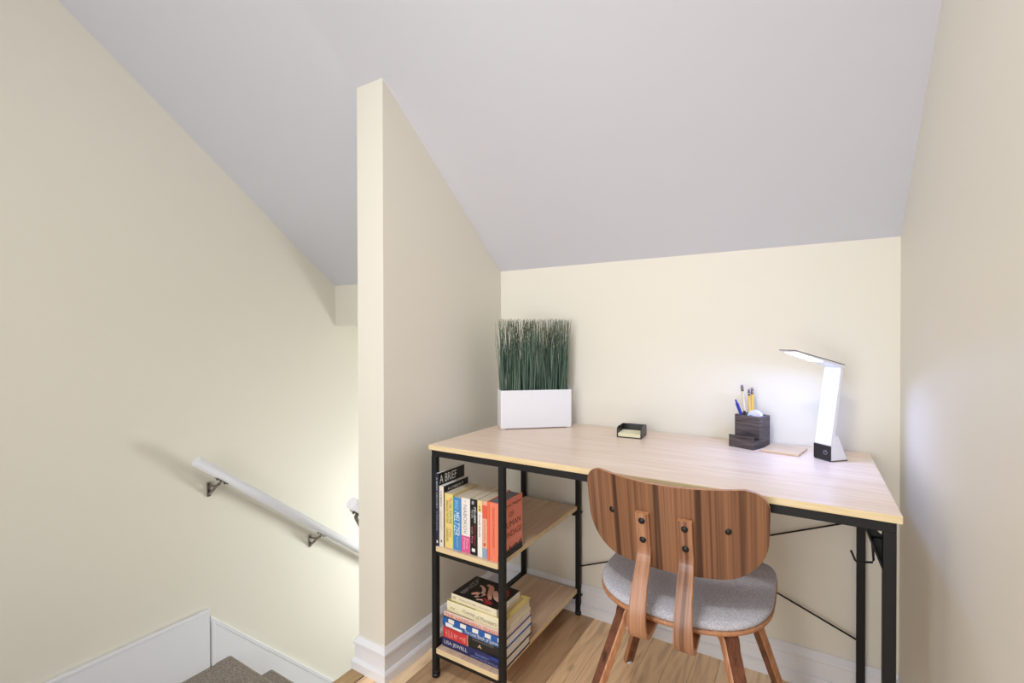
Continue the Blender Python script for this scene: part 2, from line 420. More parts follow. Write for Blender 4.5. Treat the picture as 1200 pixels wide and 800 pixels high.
# crossed wire braces at the rear
for (za, zb) in ((.193, .548), (.548, .193)):
    MB().tube((-.764, fy1-w/2-(.004 if za < zb else 0), za), (.124, fy1-w/2-(.004 if za < zb else 0), zb), .0027, M['black'], 10).build('cross_brace', desk)
# gusset between front right leg and side rail, hook, clip on rear leg
gx = lx1-w
b = MB(); b.poly_prism([(gx-.0275, .7135), (gx-.0125, .7135), (gx-.003, .700), (gx+.001, .698), (gx+.001, .634)], 'y', 1.2075, 1.2100, M['black'])
b.ribbon([(gx-.0275, 1.197, .7135), (gx+.0015, 1.197, .634)], (0, 1, 0), .026, .003, M['black']); b.build('gusset', desk)
b = MB(); b.path([(gx+.002, 1.203, .692), (gx-.0145, 1.203, .690), (gx-.0150, 1.203, .684), (gx-.0125, 1.203, .645), (gx-.0145, 1.203, .640), (gx-.040, 1.203, .6345), (gx-.043, 1.203, .638), (gx-.050, 1.203, .656)], .0022, M['black'], 8)
b.build('hook', desk)
b = MB(); b.box(lx1-w-.035, lx1-w-.002, fy1-w-.002, fy1-.002, .7065, .7135, M['black'], .001); b.build('corner_clip', desk)

# ------------------------------------------------------------------ chair
CX, CY = -.272, 1.31
chair = thing('chair', 'walnut bentwood chair with curved back and grey fabric seat pushed under desk', 'chair', (CX, CY, 0))
# backrest (local coordinates, origin under seat centre)
def back_y(x, z):                # rear face of the backrest
    return 1.085-CY+1.55*x*x-(z-.66)*.20
def backrest():
    b = MB(); t = bmesh.new()
    z0, z1, HW, TH = .572, .780, .206, .011
    rows, cols = 26, 40
    def hw(z):
        # rounded top corners (r=.055), bigger rounded bottom corners, slight taper down
        top = z1-z; bot = z-z0; r1, r2 = .055, .082
        w = HW-.010*((z1-z)/(z1-z0))**2
        if top < r1: w -= r1-math.sqrt(max(0, r1*r1-(r1-top)**2))
        if bot < r2: w -= (r2-math.sqrt(max(0, r2*r2-(r2-bot)**2)))*1.0
        return w
    F, Bk = [], []
    for i in range(rows+1):
        s = (1-math.cos(PI*i/rows))/2; z = z0+(z1-z0)*s
        h = hw(z); rf, rb = [], []
        for j in range(cols+1):
            x = h*math.sin((j/cols-.5)*PI)
            zz = z-.010*(1-(x/HW)**2)*(s) + (-.006*(1-(x/HW)**2))*(1-s)   # top edge dips, bottom edge sags
            y = back_y(x, zz)
            rb.append(t.verts.new((x, y, zz))); rf.append(t.verts.new((x, y+TH, zz)))
        Bk.append(rb); F.append(rf)
    def q(a, b_, c, d, mi):
        f = t.faces.new([a, b_, c, d]); f.smooth = True; f.material_index = mi
    for i in range(rows):
        for j in range(cols):
            q(Bk[i][j], Bk[i][j+1], Bk[i+1][j+1], Bk[i+1][j], 0); q(F[i][j+1], F[i][j], F[i+1][j], F[i+1][j+1], 0)
        q(Bk[i][0], Bk[i+1][0], F[i+1][0], F[i][0], 1); q(Bk[i+1][cols], Bk[i][cols], F[i][cols], F[i+1][cols], 1)
    for j in range(cols):
        q(Bk[0][j+1], Bk[0][j], F[0][j], F[0][j+1], 1); q(Bk[rows][j], Bk[rows][j+1], F[rows][j+1], F[rows][j], 1)
    bmesh.ops.remove_doubles(t, verts=t.verts, dist=1e-5)
    bmesh.ops.recalc_face_normals(t, faces=t.faces)
    me = bpy.data.meshes.new('backrest'); t.to_mesh(me); t.free(); me.materials.append(M['walnut']); me.materials.append(M['ply'])
    for e in me.edges: pass
    o = bpy.data.objects.new('backrest', me); COL.objects.link(o); o.parent = chair
    md = o.modifiers.new('split', 'EDGE_SPLIT'); md.split_angle = math.radians(50)
    return o
backrest()
def bolt(x, z, y, name='bolt', r=.0072):
    b = MB(); t = bmesh.new(); bmesh.ops.create_uvsphere(t, u_segments=20, v_segments=10, radius=1)
    for v in t.verts: v.co = Vector((x+v.co.x*r, y+v.co.y*.0035, z+v.co.z*r))
    for f in t.faces: f.smooth = True
    b.join(t, M['bolt']); o = b.build(name, chair); return o
for s in (-1, 1): bolt(s*.128, .682, back_y(.128, .682))
# bent straps from backrest down, round and under the seat
for s in (-1, 1):
    x = s*.0465; yb = lambda z: back_y(x, z)-.0075
    P = [(x, yb(.70), .70), (x, yb(.65), .65), (x, yb(.60)-.001, .60), (x+s*.001, 1.068-CY, .55), (x+s*.002, 1.052-CY, .51), (x+s*.003, 1.044-CY, .475), (x+s*.003, 1.047-CY, .445), (x+s*.003, 1.062-CY, .427), (x+s*.002, 1.088-CY, .4225), (x+s*.001, 1.125-CY, .428), (x, 1.165-CY, .434), (x, 1.21-CY, .4350), (x, 1.30-CY, .4350)]
    pts = catmull(P, 6); n = len(pts)
    W = [.030+.012*min(1, max(0, (i/n-.12)/.4)) for i in range(n)]
    b = MB(); b.ribbon(pts, (1, 0, 0), W, .0115, M['walnut_strap'], M['ply']); st = b.build('support_strap', chair)
    for z in (.682, .636): bolt(x, z, yb(z)-.006, 'bolt', .0075)
# seat
def seat_outline(k, n=72):
    pts = []
    for i in range(n):
        a = 2*PI*i/n; c, s_ = math.cos(a), math.sin(a)
        rx = .207+.006*max(0, s_); ry, e = (.220, 4.2) if s_ > 0 else (.218, 2.6)
        x = rx*math.copysign(abs(c)**(2/e), c); y = ry*math.copysign(abs(s_)**(2/e), s_)
        pts.append((x*k, y*k))
    return pts
def seat_mesh(name, layers, m, cap_bottom=True):
    t = bmesh.new(); R = []
    for k, z, inset in layers:
        O = seat_outline(1); ring = []
        for x, y in O:
            r = math.hypot(x, y); f_ = max(0.0, (r-inset)/r)*k
            X, Y = x*f_, y*f_+.005
            dip = -.010*(1-min(1, (X/.19)**2))*.6+(-.012*max(0, (Y-.13)/.08)**2)+.004*max(0, (-Y-.05)/.15)
            ring.append(t.verts.new((X, Y, z+dip)))
        R.append(ring)
    n = len(R[0])
    for A, B in zip(R, R[1:]):
        for i in range(n):
            f = t.faces.new([A[i], A[(i+1) % n], B[(i+1) % n], B[i]]); f.smooth = True
    t.faces.new(R[0][::-1]); f = t.faces.new(R[-1]); f.smooth = True
    bmesh.ops.recalc_face_normals(t, faces=t.faces)
    return MB().join(t, m).build(name, chair)
SU = .020
seat_mesh('seat_shell', [(a, z_+SU, c_) for a, z_, c_ in [(.3, .425, .004), (.96, .425, .003), (1, .427, .001), (1, .4345, 0), (.97, .436, 0), (.3, .436, 0)]], M['ply'])
seat_mesh('seat_cushion', [(a, z_+SU, c_) for a, z_, c_ in [(.3, .4365, .004), (.95, .4365, .004), (1, .437, .0045), (1, .4415, .002), (1, .447, .0025), (1, .452, .006), (1, .456, .014), (1, .459, .028), (.8, .461, .02), (.5, .462, .01), (.2, .462, 0), (.05, .462, 0)]], M['fabric'])
# legs: bent plywood running diagonally from under the seat
for sx, sy, fx, fy in ((-1, -1, -.235, 1.058-CY), (1, -1, .235, 1.058-CY), (-1, 1, -.242, 1.578-CY), (1, 1, .230, 1.578-CY)):
    tx, ty = sx*.127, (-.138 if sy < 0 else .150)
    P = [(tx*.35, ty*.35, .431), (tx*.62, ty*.62, .4305), (tx*.82, ty*.82, .426), (tx*.95, ty*.95, .412), (tx, ty, .386)]
    foot = Vector((fx, fy, .006)); top = Vector(P[-1])
    pts = catmull(P, 5)+[top.lerp(foot, k/8) for k in range(1, 9)]
    n = len(pts); d = Vector((fx-tx, fy-ty, 0)).normalized(); side = Vector((-sx*sy*1.0, 1.0, 0)) if False else Vector((-d.y, d.x, 0))
    Wd = [.046-.016*max(0, i/n-.3)/.7 for i in range(n)]; Th = [.0225-.006*max(0, i/n-.5)/.5 for i in range(n)]
    lg = MB().ribbon(pts, side, Wd, Th, M['walnut_leg'], M['ply']).build('leg', chair)
    f2 = MB().tube((foot.x, foot.y, 0), (foot.x, foot.y, .007), .012, M['white'], 16).build('foot_pad', lg)
# cross plate under the seat carrying legs and straps
MB().box(-.10, .10, -.10, .10, .4385, .4455, M['walnut_leg'], .002).build('mounting_plate', chair)

# ------------------------------------------------------------------ planter with grass
dirv = Vector((-.766+.977, 1.690-1.503, 0)); ang = math.atan2(dirv.y, dirv.x)
pl = thing('planter', 'white rectangular planter of tall dark green grass on the left end of the desk', 'planter', (-.977, 1.503, .75), (0, 0, ang))
PW, PD, PH = .274, .085, .142
b = MB()
t = 0.004
b.box(0, PW, 0, PD, .003, PH, M['white'], .002)
b.build('pot', pl)
# recess: rim walls on top
b = MB()
b.box(.0, PW, 0, t, PH-.002, PH+.004, M['white'], .001); b.box(0, PW, PD-t, PD, PH-.002, PH+.004, M['white'], .001)
b.box(0, t, t, PD-t, PH-.002, PH+.004, M['white'], .001); b.box(PW-t, PW, t, PD-t, PH-.002, PH+.004, M['white'], .001)
b.build('rim', pl)
b = MB(); b.box(t, PW-t, t, PD-t, PH, PH+.0015, flat(60, 66, 52)); b.build('soil', pl)
b = MB()
b.bm.free()
for x in (.006, PW-.018): MB().box(x, x+.012, .004, PD-.004, 0, .003, M['white']).build('foot_strip', pl)
gm = new_mat('dark green grass', (.05, .12, .09), .5)
noise_col(gm, srgb(50, 78, 68), srgb(132, 160, 140), (60, 60, 2.5), 2, 3, .35, .68)
gt = new_mat('dry grass tip', (.4, .42, .3), .6)
noise_col(gt, srgb(62, 82, 62), srgb(206, 202, 166), (120, 120, 55), 2, 3, .48, .66)
g = MB(); t_ = bmesh.new()
i0, i1 = g.mi(gm), g.mi(gt)
for k in range(430):
    x = random.uniform(.006, PW-.006); y = random.uniform(.008, PD-.008)
    ex = (x/PW-.5)
    H = random.uniform(.262, .276) if random.random() < .82 else random.uniform(.15, .25)
    lx = random.gauss(0, .014)+ex*.012; ly = random.gauss(0, .007)
    wd = random.uniform(.0024, .0042); a = random.uniform(0, PI); dx, dy = math.cos(a)*wd/2, math.sin(a)*wd/2
    if random.random() < .6: dx, dy = wd/2, 0
    prev = None; S = 6
    xx0 = x
    for s in range(S+1):
        f_ = s/S; ww = (1-f_**1.6*.75)
        cxp = min(max(x+lx*f_**1.5+math.sin(f_*3+k)*.0015, -.010), PW+.006); cyp = y+ly*f_**1.5; z = PH+H*f_
        A = g.bm.verts.new((cxp-dx*ww, cyp-dy*ww, z)); B = g.bm.verts.new((cxp+dx*ww, cyp+dy*ww, z))
        C = g.bm.verts.new((cxp-dy*ww*.35, cyp+dx*ww*.35+.0006, z))
        if prev:
            for p, q_ in (((prev[0], prev[1]), (A, B)), ((prev[1], prev[2]), (B, C)), ((prev[2], prev[0]), (C, A))):
                fc = g.bm.faces.new([p[0], p[1], q_[1], q_[0]]); fc.material_index = i1 if f_ > (.62+.5*random.random()) else i0; fc.smooth = True
        prev = (A, B, C)
o = g.build('grass_blades', pl); o['kind'] = 'stuff'; o['label'] = 'dense dark green grass with pale speckled tips'

# ------------------------------------------------------------------ memo tray and notes
tr = thing('memo_tray', 'small black open-fronted memo tray on the desk near the back wall', 'tray', (-.5630, 1.6005, .75), (0, 0, math.radians(5)))
tw, td, th_ = .084, .088, .036
b = MB()
b.box(0, tw, 0, td, 0, .003, M['blackm'], .001)
b.build('tray_base', tr)
for x in (0, tw-.003):
    MB().poly_prism([(0, .003), (td, .003), (td, th_), (.012, th_), (0, th_-.008)], 'x', x, x+.003, M['blackm'], .0006).build('side_wall', tr)
MB().box(.003, tw-.003, td-.003, td, .003, th_, M['blackm'], .0006).build('back_wall', tr)
m = new_mat('pale yellow paper', srgb(236, 232, 196), .8); noise_col(m, srgb(228, 222, 180), srgb(244, 240, 212), (1, 1, 900), 1.5, 2)
o = MB().box(0, .076, 0, .076, 0, .0115, m, .0004).build('note_pad'); tag(o, 'stack of pale yellow notes lying in the small black tray', 'note pad')
o.matrix_world = Matrix.Translation(tr.location) @ Matrix.Rotation(math.radians(5), 4, 'Z') @ Matrix.Translation((.004, .003, .0031))

# ------------------------------------------------------------------ pen holder and what stands in it
pang = math.atan2(1.628-1.658, -.141+.214)
ph = thing('pen_holder', 'dark weathered wood pen holder with low front box beside the desk lamp', 'pen holder', (-.214, 1.656, .75), (0, 0, pang))
hw_, dl, dt = .079, .035, .066
D = M['darkwood']; q = .004
b = MB()
b.box(0, hw_, 0, dl+dt, 0, q, D); b.build('holder_base', ph)
MB().box(0, hw_, 0, q, q, .038, D, .0006).build('front_panel', ph)
for x in (0, hw_-q): MB().poly_prism([(q, q), (dl+dt, q), (dl+dt, .098), (dl, .098), (dl, .026), (q, .026)], 'x', x, x+q, D, .0004).build('side_panel', ph)
MB().box(q, hw_-q, dl, dl+q, q, .098, D, .0004).build('middle_panel', ph)
MB().box(q, hw_-q, dl+dt-q, dl+dt, q, .098, D, .0004).build('back_panel', ph)
PHM = Matrix.Translation(ph.location) @ Matrix.Rotation(pang, 4, 'Z')
def stick(name, label, cat, base, tip, r, build):
    t = thing(name, label, cat, PHM @ Vector(base)); a = (PHM @ Vector(tip))-(PHM @ Vector(base))
    t.rotation_mode = 'QUATERNION'; t.rotation_quaternion = a.to_track_quat('Z', 'Y'); build(t, a.length, r); return t
def pencil(body, eraser=True):
    def f(t, Ln, r):
        MB().tube((0, 0, .012), (0, 0, Ln-.020), r, body, 6).build('shaft', t)
        MB().tube((0, 0, 0), (0, 0, .012), .0006, M['bamboo'], 6, r1=r).build('point', t)
        MB().tube((0, 0, Ln-.020), (0, 0, Ln-.008), r*1.06, M['chrome'], 12).build('ferrule', t)
        MB().tube((0, 0, Ln-.008), (0, 0, Ln), r, flat(150, 120, 150), 12).build('eraser', t)
    return f
ye = flat(232, 188, 84); pale = flat(226, 208, 170)
stick('pencil', 'tallest pale pencil leaning left in the dark pen holder', 'pencil', (.033, .060, .005), (.006, .066, .190), .0042, pencil(pale))
stick('pencil', 'shorter of the two yellow pencils in the dark pen holder', 'pencil', (.034, .074, .005), (.021, .082, .176), .0038, pencil(ye))
stick('pencil', 'taller of the two yellow pencils in the dark pen holder', 'pencil', (.040, .080, .005), (.027, .090, .181), .0038, pencil(ye))
blue = flat(36, 48, 160, .3)
def pen(t, Ln, r):
    MB().tube((0, 0, .01), (0, 0, Ln-.012), r, blue, 16).build('barrel', t)
    MB().tube((0, 0, 0), (0, 0, .01), .001, M['chrome'], 12, r1=r).build('tip', t)
    MB().tube((0, 0, Ln-.012), (0, 0, Ln), .0028, blue, 12).build('button', t)
    MB().box(-.0018, .0018, -r-.003, -r-.0008, Ln-.055, Ln-.012, M['white'], .0005).build('clip', t)
stick('ballpoint_pen', 'blue ballpoint pen leaning furthest left in the dark pen holder', 'pen', (.052, .048, .005), (-.0075, .053, .142), .0048, pen)
def marker(t, Ln, r):
    MB().tube((0, 0, 0), (0, 0, Ln), r, M['blackm'], 16).build('barrel', t)
    MB().tube((0, 0, Ln), (0, 0, Ln+.004), r*.8, M['blackm'], 16).build('end_cap', t)
stick('marker_pen', 'short black marker barely showing over the rim of the pen holder', 'pen', (.040, .052, .005), (.026, .046, .106), .0050, marker)
# white tape dispenser: a round shell on edge with a blue hub
td_ = thing('tape_dispenser', 'round white correction tape dispenser standing in the dark pen holder', 'tape dispenser', PHM @ Vector((.052, .063, .092)), (0, 0, pang))
b = MB(); b.tube((0, -.007, 0), (0, .007, 0), .0225, M['white'], 40); b.box(-.02, .02, -.006, .006, -.085, -.005, M['white'], .003); b.build('shell', td_)
b = MB(); b.tube((-.010, -.0085, -.002), (-.010, -.0069, -.002), .008, flat(120, 160, 226), 24); b.build('hub', td_)
b = MB(); b.tube((-.010, -.0095, -.006), (-.010, -.0084, -.006), .004, flat(30, 40, 110), 16); b.build('hub_centre', td_)

# wooden pad
A_ = Vector((-.120, 1.622)); B_ = Vector((-.023, 1.603)); pa = math.atan2((B_-A_).y, (B_-A_).x)
o = MB().box(0, .100, 0, .112, 0, .0075, M['bamboo'], .0018).build('wooden_pad'); o.location = (-.121, 1.6215, .75); o.rotation_euler = (0, 0, pa)
tag(o, 'thin flat pale wooden pad on the desk between pen holder and lamp', 'pad')

# ------------------------------------------------------------------ desk lamp
la = math.atan2(1.583-1.620, .054-.015)      # width direction
lamp = thing('desk_lamp', 'white folding LED desk lamp, switched on, at the right end of the desk', 'lamp', (.015, 1.620, .75), (0, 0, la))
LW = .054                                     # local x: width, local -y: front (towards the head), +y: back
fr = .0
b = MB(); b.poly_prism([(.0002, .002), (.056, .002), (.056, .008), (.026, .070), (.0155, .070), (.012, .044), (.0002, .044)], 'x', .0012, LW-.0012, M['white'], .0015); b.build('base', lamp)
MB().box(.0, LW, 0, .058, 0, .003, M['grey_dark'], .001).build('base_foot', lamp)
MB().poly_prism([(-.002, .003), (.0005, .003), (.0005, .043), (-.002, .043)], 'x', .0, LW, M['blackm'], .0004).build('control_panel', lamp)
# round touch button drawn as a ring with a bar
b = MB(); cc = (.038, -.0024, .024)
b.path([(cc[0]+.0055*math.cos(a), cc[1], cc[2]+.0055*math.sin(a)) for a in [PI*2*k/24 for k in range(25)]], .0006, flat(150, 150, 160), 6)
b.path([(cc[0], cc[1], cc[2]-.001), (cc[0], cc[1], cc[2]+.004)], .0006, flat(150, 150, 160), 6); b.build('touch_button', lamp)
# column leaning back
b = MB(); b.poly_prism([(-.001, .044), (.013, .044), (.046, .262), (.034, .262)], 'x', .0015, LW-.0015, M['white'], .002); col_ = b.build('column', lamp)
b = MB(); 
nrm = Vector((0, -1, .147)).normalized()
lettering('print_mark', '-----', (.018, .0312, .249), (1, 0, 0), (0, .16, 1), .018, .002, flat(150, 160, 180), col_)
b.bm.free()
# head: hinged at the column top, tilted up towards the room
HL, HT = .172, .0075
hp = Vector((0, .046, .2665)); tilt = math.radians(14)
def H(x, l, h):                                # l forward along the head, h up
    return (x, hp.y-l*math.cos(tilt)+h*math.sin(tilt)*0-h*math.sin(tilt), hp.z+l*math.sin(tilt)+h*math.cos(tilt)*1)
def hexa(c, m, bev=0):
    t = bmesh.new(); v = [t.verts.new(p) for p in c]
    for f in ((0, 1, 2, 3), (7, 6, 5, 4), (0, 4, 5, 1), (1, 5, 6, 2), (2, 6, 7, 3), (3, 7, 4, 0)): t.faces.new([v[i] for i in f])
    bmesh.ops.recalc_face_normals(t, faces=t.faces)
    if bev: bmesh.ops.bevel(t, geom=t.edges[:], offset=bev, segments=2, affect='EDGES')
    return MB().join(t, m)
def slab(x0, x1, l0, l1, h0a, h1a, h0b, h1b, m, bev=0):
    return hexa([H(x0, l0, h0a), H(x1, l0, h0a), H(x1, l1, h0b), H(x0, l1, h0b), H(x0, l0, h1a), H(x1, l0, h1a), H(x1, l1, h1b), H(x0, l1, h1b)], m, bev)
hd = slab(0, LW, 0, HL, -.009, 0, -.003, .0, M['white'], .0008).build('lamp_head', lamp)
slab(-.0008, LW+.0008, -.001, HL+.001, 0, .0022, 0, .0018, M['grey_dark'], .0004).build('top_plate', hd)
slab(.007, LW-.007, HL*.42, HL*.93, -.0075, -.006, -.0040, -.003, M['lamp_led']).build('led_panel', hd)
MB().tube((.004, hp.y-.004, hp.z-.006), (LW-.004, hp.y-.004, hp.z-.006), .0045, M['white'], 16).build('hinge', lamp)

# ------------------------------------------------------------------ books
PAGE = new_mat('book pages', srgb(232, 222, 200), .85); noise_col(PAGE, srgb(214, 202, 176), srgb(242, 234, 216), (700, 1, 1), 1.0, 2)
PAGEW = new_mat('white book pages', srgb(236, 232, 226), .85); noise_col(PAGEW, srgb(238, 236, 232), srgb(252, 251, 250), (700, 1, 1), 1.0, 2)
def book(label, w, h, d, loc, spine_m, front_m=None, back_m=None, pages=PAGE, hard=False, lying=False, rz=0, group=None, tilt=0):
    """local: x 0..w thickness (front cover at x=w), y 0..d (spine at 0), z 0..h"""
    rot = (0, -PI/2, rz) if lying else (0, tilt, rz)
    t = thing('book', label, 'book', loc, rot, group)
    c = .0024 if hard else .0008; ins = .003 if hard else .0004
    front_m = front_m or spine_m; back_m = back_m or spine_m
    b = MB()
    b.box(0, c, 0, d, 0, h, back_m, .0003); b.box(w-c, w, 0, d, 0, h, front_m, .0003)
    # slightly rounded spine
    n = 6; pts = [(w, c*1.2), (0, c*1.2)]+[(w*k/n, -(.0028 if hard else .0006)*math.sin(PI*k/n)) for k in range(n+1)]
    b.poly_prism(pts, 'z', 0, h, spine_m)
    b.build('cover', t)
    b = MB(); b.box(c, w-c, c*1.25, d-ins, ins, h-ins, pages, .0002); b.build('pages', t)
    t['_w'] = w; t['_h'] = h; t['_d'] = d
    return t
EPS = .0031
def spine_text(t, s, z_top, z_bot, x0, x1, m, hard=False, name='spine_lettering', shear=0):
    y = -(.0034 if hard else .0011)
    return lettering(name, s, (x0, y, z_top), (0, 0, -1), (1, 0, 0), z_top-z_bot, x1-x0, m, t, shear)
def spine_patch(t, z0, z1, m, x0=None, x1=None, hard=False, name='spine_panel'):
    w = t['_w']; x0 = .0003 if x0 is None else x0; x1 = w-.0003 if x1 is None else x1
    y = -(.0031 if hard else .0009)
    return MB().box(x0, x1, y, y+.001 if not hard else y+.003, z0, z1, m).build(name, t)
def front_text(t, s, y0, y1, z0, z1, m, name='cover_lettering'):
    return lettering(name, s, (t['_w']+.0004, y0, z0), (0, 1, 0), (0, 0, 1), y1-y0, z1-z0, m, t)
def front_patch(t, y0, y1, z0, z1, m, name='cover_panel'):
    w = t['_w']; return MB().box(w-.0002, w+.0002, y0, y1, z0, z1, m).build(name, t)
def front_shape(t, pts, m, name='cover_art', off=.0005):
    w = t['_w']; return MB().poly_prism(pts, 'x', w-.0001, w+off, m).build(name, t)

G1 = 'upright books on the upper desk shelf'; G2 = 'stacked books on the lower desk shelf'
SZ = .429; WH = flat(240, 240, 240); BK = flat(18, 17, 20); NAVY = flat(26, 30, 62); GREY = flat(120, 116, 116)
YS = 1.186
# 1 navy spine, black cover "A BRIEF"
k = book('tall thin navy book with A BRIEF on its black cover, first at the left', .0115, .232, .136, (-1.0148, 1.1775, SZ), NAVY, BK, BK, PAGEW, group=G1)
spine_text(k, 'A BRIEF HISTORY', .220, .120, .0035, .0085, flat(190, 196, 214)); spine_text(k, 'OF SEVEN KILLINGS', .112, .050, .004, .008, flat(170, 178, 200)); spine_patch(k, .010, .018, WH, .004, .009, name='publisher_mark')
front_text(k, 'A BRIEF', .006, .092, .199, .225, WH); front_text(k, 'HISTORY OF', .006, .130, .176, .193, WH)
# 2 white spine, black cover
k = book('cream-spined book with black lettered cover, second from the left on the shelf', .0180, .193, .130, (-1.0030, 1.181, SZ), flat(234, 226, 216), BK, BK, PAGEW, group=G1)
spine_text(k, 'NUMBERED', .178, .128, .006, .0115, flat(96, 88, 90)); spine_text(k, 'a novel of the deep', .118, .052, .0095, .0125, flat(150, 140, 140)); spine_text(k, 'collected tales', .112, .060, .004, .007, flat(150, 140, 140))
spine_patch(k, .014, .021, flat(90, 70, 60), .0065, .0115, name='publisher_mark')
front_text(k, 'ROBERT', .022, .104, .176, .184, flat(214, 214, 222)); front_text(k, 'THE KINGDOM', .006, .122, .152, .170, flat(168, 166, 134))
# 3 yellow
YE = flat(238, 214, 138)
k = book('yellow-spined paperback with red and dark lettering between cream and blue spines', .0338, .172, .132, (-.9848, YS, SZ), YE, YE, flat(120, 50, 40), group=G1)
spine_text(k, 'The', .160, .146, .019, .030, flat(222, 70, 40)); spine_text(k, 'GIRL WITH THE', .143, .078, .0195, .0285, flat(96, 110, 40))
spine_text(k, 'DRAGON TATTOO', .150, .078, .0075, .0155, flat(90, 70, 40)); spine_text(k, 'STIEG', .062, .036, .0195, .027, flat(200, 90, 80)); spine_text(k, 'LARSSON', .062, .020, .0075, .0155, flat(96, 90, 50))
spine_patch(k, .0005, .1715, flat(206, 222, 110), .0315, .0342)
# 4 blue MELTZER
k = book('bright blue paperback spine with large white MELTZER lettering', .0315, .165, .130, (-.9508, YS, SZ), flat(70, 142, 204), BK, flat(60, 110, 170), group=G1)
spine_text(k, 'BRAD', .156, .128, .008, .021, flat(170, 206, 236)); spine_text(k, 'MELTZER', .122, .047, .005, .026, flat(226, 238, 250), shear=.25); spine_text(k, 'THE TENTH JUSTICE', .043, .010, .011, .020, flat(184, 214, 240))
# 5 white / pink
k = book('white paperback spine with thin grey letters and a pink foot', .0335, .169, .130, (-.9180, YS, SZ), flat(238, 234, 232), flat(234, 230, 226), flat(230, 226, 222), group=G1)
spine_patch(k, .0005, .052, flat(222, 96, 150)); spine_text(k, 'NABOKOV', .148, .058, .009, .021, flat(150, 146, 150)); spine_text(k, 'Pale', .046, .010, .009, .016, flat(246, 190, 216)); spine_text(k, 'Fire', .044, .014, .019, .026, flat(246, 200, 220)); spine_text(k, '*', .162, .157, .013, .018, flat(150, 146, 150))
# 6 black
k = book('black paperback spine with white and dark red lettering', .0265, .171, .130, (-.8834, YS, SZ), BK, BK, BK, group=G1)
spine_text(k, 'STIEG LARSSON', .148, .100, .014, .022, WH); spine_text(k, 'THE GIRL', .140, .112, .005, .011, flat(200, 200, 200)); spine_text(k, 'Who Played', .096, .030, .014, .021, flat(196, 56, 64)); spine_text(k, 'with Fire', .088, .036, .005, .011, flat(206, 150, 150))
spine_patch(k, .155, .165, flat(170, 170, 170), .006, .014, name='publisher_mark'); spine_patch(k, .010, .020, WH, .006, .018, name='publisher_mark')
# 7 white thin
k = book('slim white paperback spine with a pale yellow top and small dark title', .0175, .171, .130, (-.8560, YS, SZ), flat(240, 236, 230), flat(238, 232, 220), flat(238, 232, 220), group=G1)
spine_patch(k, .136, .1705, flat(240, 212, 150)); spine_text(k, 'Small Gods', .128, .060, .006, .011, flat(96, 100, 120)); spine_patch(k, .150, .155, flat(120, 60, 40), .006, .010, name='spine_dot'); spine_patch(k, .140, .146, flat(60, 50, 50), .006, .011, name='spine_dot')
# 8 peach / blue foot
k = book('peach red paperback spine fading to a pale blue foot', .0165, .172, .130, (-.8377, YS, SZ), flat(236, 176, 150), flat(238, 150, 120), flat(236, 200, 180), group=G1)
spine_patch(k, .120, .160, flat(228, 96, 74)); spine_patch(k, .0005, .030, flat(140, 170, 200)); spine_patch(k, .036, .046, flat(206, 90, 70), .004, .012, name='spine_dot'); spine_text(k, 'LATE SUMMER', .115, .052, .005, .011, flat(214, 120, 100))
# 9 salmon OF HUMAN BONDAGE
SA = flat(240, 132, 104)
k = book('salmon hardcover titled OF HUMAN BONDAGE at the right end of the row', .0465, .174, .128, (-.8195, YS, SZ), SA, flat(252, 150, 130), SA, flat(128, 132, 146), True, group=G1)
spine_patch(k, .002, .172, flat(228, 112, 84), .0005, .009, hard=True)
spine_text(k, 'MAUGHAM', .160, .118, .020, .028, flat(206, 84, 60), True); spine_text(k, 'OF HUMAN BONDAGE', .112, .040, .020, .028, flat(206, 84, 60), True)
front_text(k, 'Somerset Maugham', .006, .122, .148, .160, flat(110, 34, 30))
front_text(k, 'OF', .048, .076, .118, .134, flat(96, 28, 26)); front_text(k, 'HUMAN', .012, .116, .088, .106, flat(96, 28, 26)); front_text(k, 'BONDAGE', .006, .122, .058, .076, flat(96, 28, 26))
front_patch(k, .001, .127, .048, .0495, flat(250, 190, 176), 'cover_line'); front_patch(k, .001, .127, .043, .044, flat(250, 190, 176), 'cover_line')
front_patch(k, .0, .127, .0, .018, BK)
for i in range(13):
    y = .004+i*.0095; h_ = random.uniform(.006, .016)
    front_shape(k, [(y-.004, .017), (y+.004, .017), (y+.0035, .018+h_*.6), (y+.001, .018+h_), (y-.0015, .018+h_*.9), (y-.0035, .018+h_*.4)], BK, 'crowd_silhouette')
spine_patch(k, .002, .018, BK, .0400, .0462, hard=True)
front_patch(k, .002, .120, .0065, .0075, flat(190, 180, 180), 'cover_line')

# the stack: bottom to top
z = .1012
def lay(label, th, ht, d, xr, y, col_s, front=None, pages=PAGEW, hard=False, rz=0):
    global z
    t = book(label, th, ht, d, (xr, y, z), col_s, front or col_s, col_s, pages, hard, True, rz, G2); z += th+.0004; return t
NV = flat(34, 38, 92)
k = lay('navy hardcover lettered LISA JEWELL at the bottom of the stack', .031, .236, .158, -.768, 1.196, NV, hard=True)
spine_text(k, 'LISA JEWELL', .226, .134, .009, .024, flat(214, 216, 232), True); spine_text(k, 'THE FAMILY', .104, .052, .015, .0225, flat(130, 150, 220), True); spine_text(k, 'UPSTAIRS THE NEW BESTSELLER', .120, .020, .006, .0115, flat(140, 150, 200), True)
spine_patch(k, .002, .05, flat(40, 66, 140), .022, .030, hard=True)
RED = flat(206, 52, 56)
k = lay('thick book with red and black spine, second from the bottom of the stack', .034, .236, .160, -.764, 1.197, flat(30, 26, 26), front=flat(110, 30, 80), hard=True)
spine_patch(k, .140, .2355, RED, hard=True); spine_patch(k, .136, .1405, flat(206, 160, 130), hard=True, name='spine_band')
